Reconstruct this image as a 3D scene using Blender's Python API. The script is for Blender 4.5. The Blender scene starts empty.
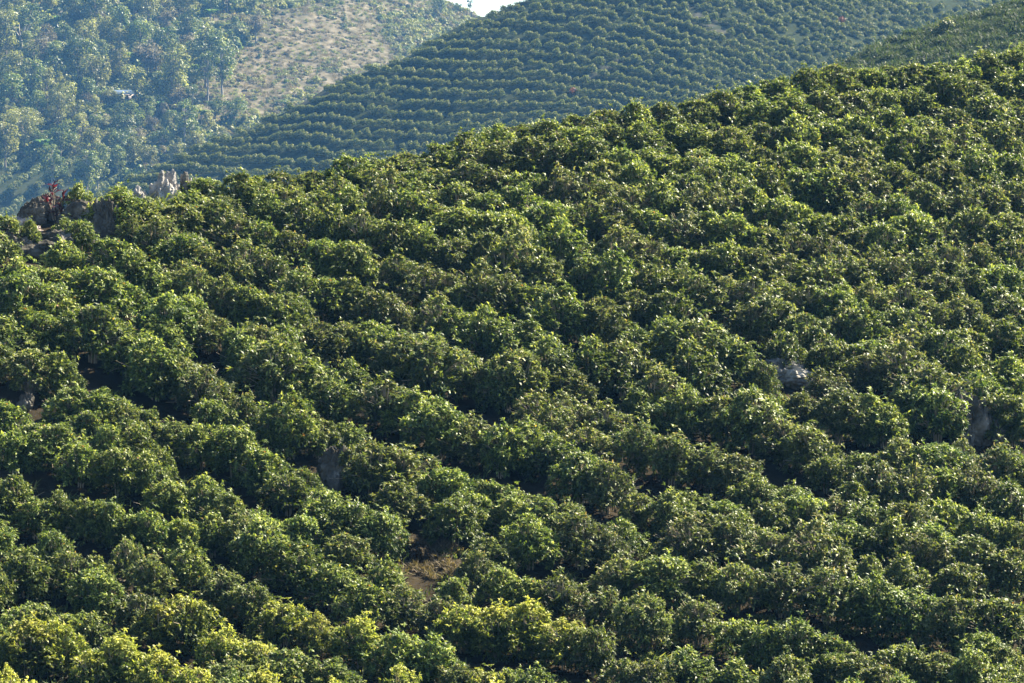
import bpy, math, random
import numpy as np
from mathutils import Vector, noise as mnoise

# ------------------------------------------------------------------ camera, world, sun, exposure
sc = bpy.context.scene
F = 2845.0; W, H = 1024, 683; PITCH = math.radians(-5.0)
cam_d = bpy.data.cameras.new('camera'); cam = bpy.data.objects.new('camera', cam_d)
sc.collection.objects.link(cam); sc.camera = cam
cam_d.sensor_width = 36.0; cam_d.lens = F / W * 36.0
cam_d.clip_start = 0.5; cam_d.clip_end = 20000
K = 1.5   # the hills behind are laid out in units of 1.5 m
cam.location = (0, 0, 0); cam.rotation_euler = (math.radians(90) + PITCH, 0, 0)

SUN_AZ = math.radians(58)      # clockwise from +Y (view direction) towards +X (right)
SUN_EL = math.radians(42)
wd = bpy.data.worlds.new('World'); sc.world = wd; wd.use_nodes = True
nt = wd.node_tree; nt.nodes.clear()
sky = nt.nodes.new('ShaderNodeTexSky'); sky.sky_type = 'NISHITA'; sky.sun_disc = False
sky.sun_elevation = SUN_EL; sky.sun_rotation = SUN_AZ; sky.dust_density = 0.0; sky.air_density = 0.8
bg = nt.nodes.new('ShaderNodeBackground'); bg.inputs['Strength'].default_value = 0.05
wo = nt.nodes.new('ShaderNodeOutputWorld')
nt.links.new(sky.outputs[0], bg.inputs['Color']); nt.links.new(bg.outputs[0], wo.inputs['Surface'])
sun_d = bpy.data.lights.new('sun', 'SUN'); sun_d.energy = 5.0; sun_d.angle = math.radians(0.5)
sun_d.color = (1.0, 0.90, 0.70)
sun = bpy.data.objects.new('sun', sun_d); sc.collection.objects.link(sun)
sdir = Vector((math.sin(SUN_AZ) * math.cos(SUN_EL), math.cos(SUN_AZ) * math.cos(SUN_EL), math.sin(SUN_EL)))
sun.rotation_euler = (-sdir).to_track_quat('-Z', 'Y').to_euler()
sc.view_settings.view_transform = 'Standard'; sc.view_settings.look = 'None'
sc.view_settings.exposure = 2.5; sc.view_settings.gamma = 1.0
sc.view_settings.use_curve_mapping = False
cy = sc.cycles
cy.max_bounces = 5; cy.diffuse_bounces = 1; cy.glossy_bounces = 1; cy.transmission_bounces = 3
cy.volume_bounces = 0; cy.transparent_max_bounces = 4; cy.use_denoising = True; cy.denoiser = 'OPENIMAGEDENOISE'
cy.caustics_reflective = False; cy.caustics_refractive = False

rnd = random.Random(7); rng = np.random.default_rng(7)

# ------------------------------------------------------------------ helpers
CO = sc.collection
def pix(px, py):
    """pixel -> (u, t): x = u*y and z = t*y along the line of sight"""
    xc = (px - W/2)/F; yc = (H/2 - py)/F
    dy = math.cos(PITCH) - yc*math.sin(PITCH); dz = math.sin(PITCH) + yc*math.cos(PITCH)
    return xc/dy, dz/dy
def proj(x, y, z):
    c, s = math.cos(PITCH), math.sin(PITCH)
    d = y*c + z*s
    return W/2 + F*x/d, H/2 - F*(-y*s + z*c)/d
def tag(o, label=None, cat=None, group=None, kind=None):
    if label: o['label'] = label
    if cat: o['category'] = cat
    if group: o['group'] = group
    if kind: o['kind'] = kind
    return o
def mesh_np(name, verts, quads, mat=None, attrs=None, smooth=False, tris=None):
    me = bpy.data.meshes.new(name)
    nv = len(verts); me.vertices.add(nv)
    me.vertices.foreach_set('co', np.asarray(verts, dtype=np.float32).ravel())
    parts = []; starts = []; tot = 0; sizes = []
    if quads is not None and len(quads):
        q = np.asarray(quads, dtype=np.int32); parts.append(q.ravel())
        starts.append(np.arange(len(q))*4); tot = len(q)*4; sizes.append(np.full(len(q), 4))
    if tris is not None and len(tris):
        t = np.asarray(tris, dtype=np.int32); parts.append(t.ravel())
        starts.append(tot + np.arange(len(t))*3); sizes.append(np.full(len(t), 3))
    idx = np.concatenate(parts); st = np.concatenate(starts); sz = np.concatenate(sizes)
    me.loops.add(len(idx)); me.loops.foreach_set('vertex_index', idx.astype(np.int32))
    me.polygons.add(len(st)); me.polygons.foreach_set('loop_start', st.astype(np.int32))
    me.polygons.foreach_set('loop_total', sz.astype(np.int32))
    if smooth: me.polygons.foreach_set('use_smooth', np.ones(len(st), dtype=bool))
    me.update(calc_edges=True)
    if attrs:
        for k, a in attrs.items():
            at = me.attributes.new(k, 'FLOAT', 'POINT'); at.data.foreach_set('value', np.asarray(a, dtype=np.float32))
    if mat: me.materials.append(mat)
    return me
def link(name, me, parent=None, loc=None):
    o = bpy.data.objects.new(name, me); CO.objects.link(o)
    if parent: o.parent = parent
    if loc is not None: o.location = loc
    return o
def unit(a): return a/np.maximum(np.linalg.norm(a, axis=-1, keepdims=True), 1e-9)
def rand_dir(n, r=None):
    return unit((r or rng).normal(size=(n, 3)))
class Geo:
    def __init__(s): s.v = []; s.q = []; s.t = []; s.n = 0
    def add(s, v, q, t):
        v = np.asarray(v); s.v.append(v); s.q.append(np.asarray(q) + s.n); s.t.append(np.broadcast_to(t, (len(v),)).astype(float)); s.n += len(v)
    def mesh(s, name, mat, smooth=False):
        return mesh_np(name, np.concatenate(s.v), np.concatenate(s.q), mat, {'tint': np.concatenate(s.t)}, smooth)
def leaves(geo, base, direc, length, width, tint, droop=0.35, r=None):
    """bent two-quad leaves with a pointed tip; base,direc (n,3)"""
    r = r or rng; n = len(base); d = unit(direc)
    side = unit(np.cross(d, rand_dir(n, r)*0.55 + np.array([0, 0, 1.0])))
    up = np.cross(side, d)
    L = np.broadcast_to(length, (n,))[:, None]; Wd = np.broadcast_to(width, (n,))[:, None]
    mid = base + d*L*0.5 + up*L*0.06; tip = base + d*L - up*L*droop
    V = np.stack([base - side*Wd*0.12, base + side*Wd*0.12, mid - side*Wd*0.5, mid + side*Wd*0.5, tip - side*Wd*0.1, tip + side*Wd*0.1], 1).reshape(-1, 3)
    k = np.arange(n)[:, None]*6
    Q = np.concatenate([k + np.array([[0, 1, 3, 2]]), k + np.array([[2, 3, 5, 4]])])
    geo.add(V, Q, np.repeat(np.broadcast_to(tint, (n,)), 6))
def cards(geo, cen, nor, size, tint, r=None):
    """single irregular quads (leaf clumps seen from far)"""
    r = r or rng; n = len(cen); nn = unit(nor + rand_dir(n, r)*0.6)
    a = unit(np.cross(nn, rand_dir(n, r))); b = np.cross(nn, a)
    s = np.broadcast_to(size, (n,))[:, None]*0.5
    k1, k2 = r.uniform(.55, 1.2, (2, n, 1))
    V = np.stack([cen - a*s*k1, cen - b*s*k2*.8, cen + a*s, cen + b*s*.8], 1).reshape(-1, 3)
    k = np.arange(n)[:, None]*4
    geo.add(V, k + np.array([[0, 1, 2, 3]]), np.repeat(np.broadcast_to(tint, (n,)), 4))
def tube(geo, p0, p1, r0, r1, tint=0.5, sides=5):
    p0 = np.array(p0, float); p1 = np.array(p1, float); d = unit(p1 - p0)
    a = unit(np.cross(d, [0.31, 0.9, 0.2])); b = np.cross(d, a)
    an = np.arange(sides)*2*math.pi/sides
    ring = np.cos(an)[:, None]*a + np.sin(an)[:, None]*b
    V = np.concatenate([p0 + ring*r0, p1 + ring*r1])
    i = np.arange(sides); j = (i + 1) % sides
    geo.add(V, np.stack([i, j, j + sides, i + sides], 1), tint)
def bent(geo, pts, r0, r1, sides=5, tint=.5):
    for i in range(len(pts) - 1):
        f0 = i/(len(pts) - 1); f1 = (i + 1)/(len(pts) - 1)
        tube(geo, pts[i], pts[i + 1], r0 + (r1 - r0)*f0, r0 + (r1 - r0)*f1, tint, sides)

# ------------------------------------------------------------------ materials
def new_mat(name):
    m = bpy.data.materials.new(name); m.use_nodes = True; m.node_tree.nodes.clear(); return m
def N(m, t, **kw):
    n = m.node_tree.nodes.new(t)
    for k, v in kw.items(): setattr(n, k, v)
    return n
def ramp(m, stops):
    r = N(m, 'ShaderNodeValToRGB'); e = r.color_ramp.elements
    while len(e) > 1: e.remove(e[-1])
    e[0].position = stops[0][0]; e[0].color = (*stops[0][1], 1)
    for p, c in stops[1:]:
        x = e.new(p); x.color = (*c, 1)
    return r
def leaf_mat(name, stops, trans=0.38, rough=0.48, spec=0.32, tcol=(1.35, 1.35, .6), obj_var=0.25):
    m = new_mat(name); L = m.node_tree.links.new
    at = N(m, 'ShaderNodeAttribute', attribute_name='tint'); cr = ramp(m, stops); L(at.outputs['Fac'], cr.inputs[0])
    oi = N(m, 'ShaderNodeObjectInfo')
    mr = N(m, 'ShaderNodeMapRange'); mr.inputs['To Min'].default_value = 1 - obj_var; mr.inputs['To Max'].default_value = 1 + obj_var
    L(oi.outputs['Random'], mr.inputs['Value'])
    hs = N(m, 'ShaderNodeHueSaturation'); L(cr.outputs[0], hs.inputs['Color']); L(mr.outputs[0], hs.inputs['Value'])
    mh = N(m, 'ShaderNodeMath', operation='MULTIPLY_ADD'); mh.inputs[1].default_value = 0.014; mh.inputs[2].default_value = 0.490; hs.inputs['Saturation'].default_value = .98
    w = N(m, 'ShaderNodeMath', operation='MULTIPLY'); w.inputs[1].default_value = 7.31
    fr = N(m, 'ShaderNodeMath', operation='FRACT'); L(oi.outputs['Random'], w.inputs[0]); L(w.outputs[0], fr.inputs[0])
    L(fr.outputs[0], mh.inputs[0]); L(mh.outputs[0], hs.inputs['Hue'])
    p = N(m, 'ShaderNodeBsdfPrincipled'); p.inputs['Roughness'].default_value = rough
    p.inputs['Specular IOR Level'].default_value = spec; L(hs.outputs[0], p.inputs['Base Color'])
    tr = N(m, 'ShaderNodeBsdfTranslucent'); vm = N(m, 'ShaderNodeVectorMath', operation='MULTIPLY'); vm.inputs[1].default_value = tcol
    L(hs.outputs[0], vm.inputs[0]); L(vm.outputs[0], tr.inputs['Color'])
    mx = N(m, 'ShaderNodeMixShader'); mx.inputs[0].default_value = trans
    L(p.outputs[0], mx.inputs[1]); L(tr.outputs[0], mx.inputs[2])
    o = N(m, 'ShaderNodeOutputMaterial'); L(mx.outputs[0], o.inputs['Surface']); return m
def noise_mat(name, stops, scale=1.0, rough=0.9, bump=0.3, detail=8, bscale=None, attr=None, attr_stops=None):
    m = new_mat(name); L = m.node_tree.links.new
    tc = N(m, 'ShaderNodeTexCoord'); nz = N(m, 'ShaderNodeTexNoise'); nz.inputs['Scale'].default_value = scale
    nz.inputs['Detail'].default_value = detail; nz.inputs['Roughness'].default_value = .65
    L(tc.outputs['Object'], nz.inputs['Vector']); cr = ramp(m, stops); L(nz.outputs['Fac'], cr.inputs[0])
    col = cr.outputs[0]
    if attr:
        n2 = N(m, 'ShaderNodeTexNoise'); n2.inputs['Scale'].default_value = scale*2.3; n2.inputs['Detail'].default_value = 8
        L(tc.outputs['Object'], n2.inputs['Vector']); c2 = ramp(m, attr_stops); L(n2.outputs['Fac'], c2.inputs[0])
        a = N(m, 'ShaderNodeAttribute', attribute_name=attr); mx = N(m, 'ShaderNodeMixRGB')
        L(a.outputs['Fac'], mx.inputs[0]); L(col, mx.inputs[1]); L(c2.outputs[0], mx.inputs[2]); col = mx.outputs[0]
    p = N(m, 'ShaderNodeBsdfPrincipled'); p.inputs['Roughness'].default_value = rough; p.inputs['Specular IOR Level'].default_value = .02
    L(col, p.inputs['Base Color'])
    if bump:
        n3 = N(m, 'ShaderNodeTexNoise'); n3.inputs['Scale'].default_value = bscale or scale*4; n3.inputs['Detail'].default_value = 10
        L(tc.outputs['Object'], n3.inputs['Vector'])
        b = N(m, 'ShaderNodeBump'); b.inputs['Strength'].default_value = bump; b.inputs['Distance'].default_value = .15
        L(n3.outputs['Fac'], b.inputs['Height']); L(b.outputs[0], p.inputs['Normal'])
    o = N(m, 'ShaderNodeOutputMaterial'); L(p.outputs[0], o.inputs['Surface']); return m

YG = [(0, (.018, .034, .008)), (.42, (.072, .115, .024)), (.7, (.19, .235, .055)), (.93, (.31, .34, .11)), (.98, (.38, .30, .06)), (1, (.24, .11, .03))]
M_leaf = leaf_mat('coffee_leaf', YG)
M_leaf_y = leaf_mat('young_coffee_leaf', [(0, (.03, .05, .012)), (.35, (.075, .115, .02)), (.55, (.20, .235, .036)), (.8, (.35, .37, .075)), (1, (.46, .45, .12))], trans=.4)
M_leaf_d = leaf_mat('dull_coffee_leaf', [(0, (.02, .034, .010)), (.42, (.08, .112, .030)), (.7, (.165, .20, .055)), (.95, (.28, .26, .13)), (1, (.28, .20, .09))])
M_twig = noise_mat('coffee_twig', [(.3, (.20, .16, .11)), (.7, (.40, .34, .24))], 3, bump=0)
M_bark = noise_mat('bark', [(.3, (.10, .08, .06)), (.7, (.28, .24, .19))], .8, bump=0)
M_pale_bark = noise_mat('pale_bark', [(.3, (.17, .155, .13)), (.7, (.32, .29, .25))], .8, bump=0)
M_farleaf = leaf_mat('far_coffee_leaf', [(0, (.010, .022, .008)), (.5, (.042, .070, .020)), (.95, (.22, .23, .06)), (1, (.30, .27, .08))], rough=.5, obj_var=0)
M_tree = leaf_mat('tree_leaf', [(0, (.022, .042, .012)), (.6, (.085, .125, .026)), (1, (.21, .23, .055))], rough=.5, obj_var=.3)
M_tree_o = leaf_mat('olive_tree_leaf', [(0, (.065, .075, .018)), (.6, (.17, .18, .045)), (1, (.30, .30, .09))], rough=.5, obj_var=.25)
M_tree_b = leaf_mat('brown_tree_leaf', [(0, (.06, .055, .035)), (.6, (.14, .12, .07)), (1, (.22, .18, .11))], rough=.6, obj_var=.25)
M_banana = leaf_mat('banana_leaf', [(0, (.05, .10, .03)), (.6, (.10, .18, .05)), (1, (.26, .30, .14))], rough=.35, obj_var=.2)
M_red = leaf_mat('red_leaf', [(0, (.04, .010, .012)), (1, (.085, .02, .025))], rough=.4, tcol=(1.5, .6, .6), obj_var=.1)
M_grass = leaf_mat('grass_blade', [(0, (.06, .10, .02)), (.6, (.13, .17, .04)), (1, (.26, .24, .10))], rough=.6, obj_var=.1)
M_dgrass = leaf_mat('shade_toned_grass', [(0, (.02, .035, .010)), (1, (.06, .085, .024))], rough=.6, obj_var=.2)  # darkened grass: shade of the spur and middle hill put into its colour
M_soil = noise_mat('soil', [(.3, (.014, .012, .008)), (.55, (.026, .021, .014)), (.75, (.045, .036, .024))], .5, bump=.6, bscale=3,
                   attr='bare', attr_stops=[(.3, (.028, .022, .014)), (.55, (.05, .04, .025)), (.75, (.09, .072, .048))])
M_hill = noise_mat('hill_ground', [(.3, (.010, .016, .007)), (.5, (.02, .026, .011)), (.7, (.036, .038, .018))], .12, bump=.5, bscale=.8,
                   attr='bare', attr_stops=[(.3, (.05, .046, .026)), (.5, (.10, .086, .055)), (.72, (.17, .145, .105))])
M_gully = noise_mat('gully_grass', [(.3, (.014, .024, .010)), (.55, (.028, .042, .014)), (.75, (.05, .055, .022))], .2, bump=.6, bscale=1.2,  # spur's shade is put into this dark base colour
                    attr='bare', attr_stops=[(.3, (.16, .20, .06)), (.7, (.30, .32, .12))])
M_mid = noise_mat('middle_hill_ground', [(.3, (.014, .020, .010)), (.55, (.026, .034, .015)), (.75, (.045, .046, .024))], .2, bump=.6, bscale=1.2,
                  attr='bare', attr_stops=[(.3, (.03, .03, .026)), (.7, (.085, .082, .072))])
M_valley = noise_mat('valley_ground', [(.3, (.03, .05, .018)), (.7, (.09, .10, .04))], .05, bump=.3)
M_rock = noise_mat('limestone', [(.32, (.035, .033, .028)), (.46, (.12, .112, .10)), (.58, (.28, .265, .235)), (.72, (.52, .50, .45))], 1.1, bump=.9, bscale=3.5, rough=.85)
M_rock_d = noise_mat('dark_limestone', [(.32, (.018, .017, .014)), (.5, (.07, .065, .055)), (.62, (.15, .14, .12)), (.72, (.38, .36, .31))], .9, bump=.9, bscale=3, rough=.85)
M_rock_p = noise_mat('pale_limestone', [(.30, (.13, .125, .12)), (.5, (.30, .28, .26)), (.7, (.52, .50, .46))], 1.6, bump=.9, bscale=5, rough=.85)
M_stone_p = noise_mat('pinkish_stone', [(.30, (.20, .16, .14)), (.7, (.45, .38, .33))], 1.6, bump=.9, bscale=5, rough=.85)

# ------------------------------------------------------------------ terrain
def fbm(x, y, s, seed=0.0):
    return mnoise.fractal(Vector((x*s + seed, y*s - seed, seed*.37)), 0.8, 2.1, 4)
def curve(pts):
    xs = [pix(p[0], p[1])[0] for p in pts]; ts = [pix(p[0], p[1])[1] for p in pts]
    return np.array(xs), np.array(ts)
# foreground hill: bare-ground crest line as it shows under the shrubs, and its distance
C1 = curve([(-500, 300), (-200, 262), (0, 228), (60, 216), (120, 208), (200, 205), (300, 196), (400, 176), (500, 156), (600, 136), (700, 120), (800, 102), (900, 86), (1024, 74), (1300, 60), (1800, 80)])
D1 = (np.array([pix(p, 300)[0] for p in (-500, 0, 200, 512, 800, 1024, 1500)]), np.array([96, 103, 108, 118, 128, 136, 150.]))
Y0 = 66.0; T0 = pix(512, 770)[1]
def g_front(x, y, rough=True):
    u = x/max(y, 20.0); u = max(-.5, min(.5, u))
    tc = float(np.interp(u, *C1)); yc = float(np.interp(u, *D1))
    if y <= yc:
        if y >= Y0:
            s = (y - Y0)/(yc - Y0); t = tc + (T0 - tc)*(1 - s)**1.35; z = t*y
        else:
            z0 = T0*Y0; f = (Y0 - y)/Y0; z = z0 - 4*math.sin(min(1, f*2)*math.pi/2) + (abs(z0) + 2.2)*max(0, (f - .35)/.65)**1.5
    else:
        zc = tc*yc; d = y - yc
        z = zc + tc*min(d, 8) - .012*d*d if d < 20 else zc + tc*8 - 4.8 - .48*(d - 20)
    if rough: z += .22*fbm(x, y, .22) + .07*fbm(x, y, 1.1, 5)
    return z
C2 = curve([(-600, 330), (0, 262), (60, 225), (100, 192), (130, 180), (165, 165), (200, 147), (256, 126), (300, 106), (340, 82), (406, 57), (431, 40), (471, 20), (512, 6), (600, -25), (700, -55), (850, -55), (930, -34), (985, -16), (1050, -30), (1200, -60), (1700, -90)])
def g_mid(x, y, rough=True):
    u = max(-.6, min(.6, x/y)); tc = float(np.interp(u, *C2)); yc = 440 + 60*max(0, u + .05); y0 = 335
    tb = pix(512, 330)[1]
    if y <= yc:
        s = max(0, (y - y0))/(yc - y0); t = tc + (min(tb, tc - .01) - tc)*(1 - s)**1.15; z = t*y
        if y < y0: z -= (y0 - y)*.25
        # shallow gullies running down the slope
        a = x*.055 + fbm(x, y, .01)*1.5
        z += (-2.0*math.exp(-((px_of(x, y) - 905)/45)**2) + 1.0*math.sin(a))*math.sin(math.pi*min(1, max(0, s)))
    else:
        d = y - yc; z = tc*yc + tc*min(d, 20) - .006*d*d if d < 50 else tc*yc + tc*20 - 15 - .6*(d - 50)
    if rough: z += .5*fbm(x, y, .05) + .15*fbm(x, y, .4, 3)
    return max(z, -60)
def px_of(x, y): return W/2 + F*x/(y*math.cos(PITCH))
C3 = curve([(300, 420), (600, 260), (720, 150), (790, 96), (850, 58), (890, 40), (940, 23), (1024, -2), (1200, -50), (1700, -120)])
def g_spur(x, y, rough=True):
    u = max(-.3, min(.6, x/y)); tc = float(np.interp(u, *C3)); yc = 315.0; y0 = 235
    tb = pix(512, 300)[1]
    if y <= yc:
        s = max(0, (y - y0))/(yc - y0); z = (tc + (min(tb, tc - .01) - tc)*(1 - s)**1.25)*y
        if y < y0: z -= (y0 - y)*.4
    else:
        d = y - yc; z = tc*yc - .008*d*d - .1*d
    if rough: z += .4*fbm(x, y, .06, 2) + .12*fbm(x, y, .5, 3)
    return max(z, -60)
C4 = curve([(-900, -120), (-300, -110), (0, -95), (200, -70), (340, -32), (390, -14), (425, -5), (445, 3), (463, 11), (482, 22), (540, 45), (600, 90), (700, 150), (900, 220)])
def g_far(x, y, rough=True):
    u = max(-.6, min(.4, x/y)); tc = float(np.interp(u, *C4)); yc = 760 + 300*max(0, min(.1, u + .1)); y0 = 560
    tb = pix(512, 222)[1]
    if y <= yc:
        s = max(0, (y - y0))/(yc - y0); z = (tc + (min(tb, tc - .005) - tc)*(1 - s)**1.05)*y
        if y < y0: z -= (y0 - y)*.35
        z += (3.0*fbm(x, y, .012, 9))*math.sin(math.pi*min(1, max(0, s)))
    else:
        d = y - yc; z = tc*yc - .002*d*d
    if rough: z += .8*fbm(x, y, .04, 2) + .3*fbm(x, y, .3, 3)
    return max(z, -60)
def bare_far(px, py):
    b = 0.0
    for cx, cy, rx, ry, rot in ((300, 52, 105, 42, -.45), (235, 92, 50, 38, -.5), (400, 6, 40, 10, -.1), (222, 18, 26, 8, -.1), (160, 166, 30, 6, 0), (355, 75, 50, 30, -.5)):
        dx, dy = px - cx, py - cy; c, s = math.cos(rot), math.sin(rot)
        q = ((dx*c + dy*s)/rx)**2 + ((-dx*s + dy*c)/ry)**2
        b = max(b, 1.25 - q)
    if b > .1: b += .35*fbm(px, py, .05, 4)
    return max(0., min(1., b*1.4))
def bare_front(px, py):
    b = 0.
    for cx, cy, rx, ry in ((425, 560, 34, 20), (1012, 655, 22, 10), (770, 378, 40, 12)):
        b = max(b, 1.2 - ((px - cx)/rx)**2 - ((py - cy)/ry)**2)
    return max(0., min(1., b*1.6))
def bare_mid(px, py):
    b = 0.
    for cx, cy, rx, ry, rot in ((612, 65, 40, 3, -.5), (700, 18, 40, 4, .6), (725, 35, 20, 3, .8), (315, 98, 20, 3, -.4), (650, 90, 14, 3, .8)):
        dx, dy = px - cx, py - cy; c, s = math.cos(rot), math.sin(rot)
        b = max(b, 1.2 - ((dx*c + dy*s)/rx)**2 - ((-dx*s + dy*c)/ry)**2)
    return max(0., min(.8, b))
def bare_gully(px, py): return max(0., min(1., 1.3 - ((px - 950)/50)**2 - ((py - 0)/8)**2))
def sheet(name, fn, us, ys, mat, bare, label, k_=1.0):
    nu, ny = len(us), len(ys); V = np.zeros((nu*ny, 3)); B = np.zeros(nu*ny)
    k = 0
    for y in ys:
        for u in us:
            x = u*y; z = fn(x, y); V[k] = (x, y, z)
            if bare: B[k] = bare(*proj(x, y, z))
            k += 1
    i, j = np.meshgrid(np.arange(ny - 1), np.arange(nu - 1), indexing='ij'); a = (i*nu + j).ravel()
    o = link(name, mesh_np(name, V*k_, np.stack([a, a + 1, a + nu + 1, a + nu], 1), mat, {'bare': B}, True))
    return tag(o, label, None, None, 'structure')
sheet('hillside_ground', g_front, np.linspace(-.42, .42, 190), np.concatenate([np.linspace(8, 64, 24), np.linspace(65, 140, 170), np.linspace(142, 230, 40)]), M_soil, bare_front, 'dark soil of the near coffee slope')
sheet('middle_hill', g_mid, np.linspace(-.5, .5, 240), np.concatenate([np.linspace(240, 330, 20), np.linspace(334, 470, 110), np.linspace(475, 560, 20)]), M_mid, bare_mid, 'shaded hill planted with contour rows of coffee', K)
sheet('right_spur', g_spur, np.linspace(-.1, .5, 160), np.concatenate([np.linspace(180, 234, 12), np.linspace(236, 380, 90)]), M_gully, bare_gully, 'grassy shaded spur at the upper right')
sheet('far_hill', g_far, np.linspace(-.5, .25, 260), np.concatenate([np.linspace(460, 556, 14), np.linspace(560, 800, 130), np.linspace(810, 1000, 12)]), M_hill, bare_far, 'far sunlit hillside with forest and dry grass', K)
gv = mesh_np('valley_ground', [(-1800, -250, -70), (1800, -250, -70), (1800, 1900, -70), (-1800, 1900, -70)], [(0, 1, 2, 3)], M_valley)
tag(link('valley_ground', gv), 'valley floor between the hills', None, None, 'structure')

def hit(fn, px, py, h, y0, y1, step):
    """place where something of height h standing on fn reaches up to the pixel"""
    u, t = pix(px, py); prev = None; y = y0
    while y < y1:
        x = u*y; d = t*y - h - fn(x, y, False)
        if d <= 0:
            if prev is None: return Vector((x, y, fn(x, y)))
            lo, hi = y - step, y
            for _ in range(14):
                m = (lo + hi)/2
                if t*m - h - fn(u*m, m, False) <= 0: hi = m
                else: lo = m
            y = hi; return Vector((u*y, y, fn(u*y, y)))
        prev = d; y += step
    return None

# ------------------------------------------------------------------ the coffee shrubs of the near slope
def shrub_meshes(seed, kind):
    r = np.random.default_rng(seed)
    R, Hh = 1.12, 2.1
    nl = 26; lob = []
    for k in range(nl):
        f = (k + .5)/nl; el = math.asin(min(1, f*1.02)); az = k*2.39996 + r.uniform(-.35, .35)
        rr = r.uniform(.42, .84)*R; lr = r.uniform(.26, .50)
        lob.append(((math.cos(az)*math.cos(el)*rr*1.25, math.sin(az)*math.cos(el)*rr*1.02, .42 + math.sin(el)*(Hh - .42 - lr*.8)*r.uniform(.76, 1.10)), lr))
    C = np.array([l[0] for l in lob]); LR = np.array([l[1] for l in lob])
    g = Geo(); nw = 600 if kind != 'twiggy' else 430
    axis0 = np.array([0, 0, .75])
    which = r.integers(0, nl, nw); out = unit((C[which] - axis0)*np.array([1, 1, .8]))
    d = unit(out*.8 + rand_dir(nw, r)*.9 + np.array([0, 0, .25]))
    pos = C[which] + d*LR[which][:, None]*r.uniform(.7, 1.08, (nw, 1))
    st_ = r.choice(nw, 34, replace=False); pos[st_] += (unit(pos[st_] - axis0) + np.array([0, 0, .5]))*r.uniform(.05, .28, (34, 1)); pos[:, 2] = np.maximum(pos[:, 2], .12)
    nper = 7
    ax = unit(d*.6 + np.array([0, 0, .7])); base = np.repeat(pos, nper, 0)
    dirs = unit(rand_dir(nw*nper, r)*1.0 + np.repeat(ax, nper, 0)*.75)
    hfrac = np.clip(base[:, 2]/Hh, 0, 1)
    tint = np.clip(r.normal(.42, .20, nw*nper) + np.repeat(r.normal(0, .16, nw), nper) + .30*(hfrac - .62), 0, .92)  # paler young tops; lower and inner leaves also tinted darker to deepen shade
    yl = r.random(nw*nper) > .992; tint[yl] = r.uniform(.93, 1, yl.sum())
    if kind == 'yellow': tint = np.clip(tint*.7 + .42*np.clip(hfrac*1.5 - .55 + np.repeat(r.normal(0, .35, nw), nper), 0, 1), 0, 1)
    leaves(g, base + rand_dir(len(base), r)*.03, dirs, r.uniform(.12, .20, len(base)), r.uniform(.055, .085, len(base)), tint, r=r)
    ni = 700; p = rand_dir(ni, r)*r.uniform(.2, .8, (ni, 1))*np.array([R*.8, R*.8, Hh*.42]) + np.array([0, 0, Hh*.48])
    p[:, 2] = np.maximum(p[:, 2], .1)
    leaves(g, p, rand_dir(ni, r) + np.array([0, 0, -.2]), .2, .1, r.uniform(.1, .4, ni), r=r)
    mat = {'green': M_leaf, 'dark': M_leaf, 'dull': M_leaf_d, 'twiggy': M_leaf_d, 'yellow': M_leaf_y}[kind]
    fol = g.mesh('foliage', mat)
    s = Geo()
    for k in range(6):
        a = k*1.05 + r.uniform(-.3, .3); q = r.uniform(.25, .5)
        tip = np.array([math.cos(a)*q, math.sin(a)*q, Hh*r.uniform(.78, .95)])
        bent(s, [np.array([math.cos(a)*.1, math.sin(a)*.1, -.25]), np.array([math.cos(a)*.16, math.sin(a)*.16, .7]), tip], .035, .014)
    nt_ = 120 if kind == 'twiggy' else 50
    for k in range(nt_):
        c = C[r.integers(nl//4, nl)]; st = np.array([c[0]*.35, c[1]*.35, c[2]*.62 + .1])
        e = c + unit(c - axis0)*r.uniform(.15, .48) + r.normal(size=3)*.15; e[2] = min(e[2], Hh*.98)
        mpt = (st + e)/2 + np.array([0, 0, .08]); bent(s, [st, mpt, e], .016, .007, 4)
    return fol, s.mesh('branches', M_twig)
KINDS = ['green']*8 + ['dark']*4 + ['dull']*4 + ['twiggy']*5 + ['yellow']*4
VAR = {}
for i, k in enumerate(KINDS): VAR.setdefault(k, []).append(shrub_meshes(100 + i, k))

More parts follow.
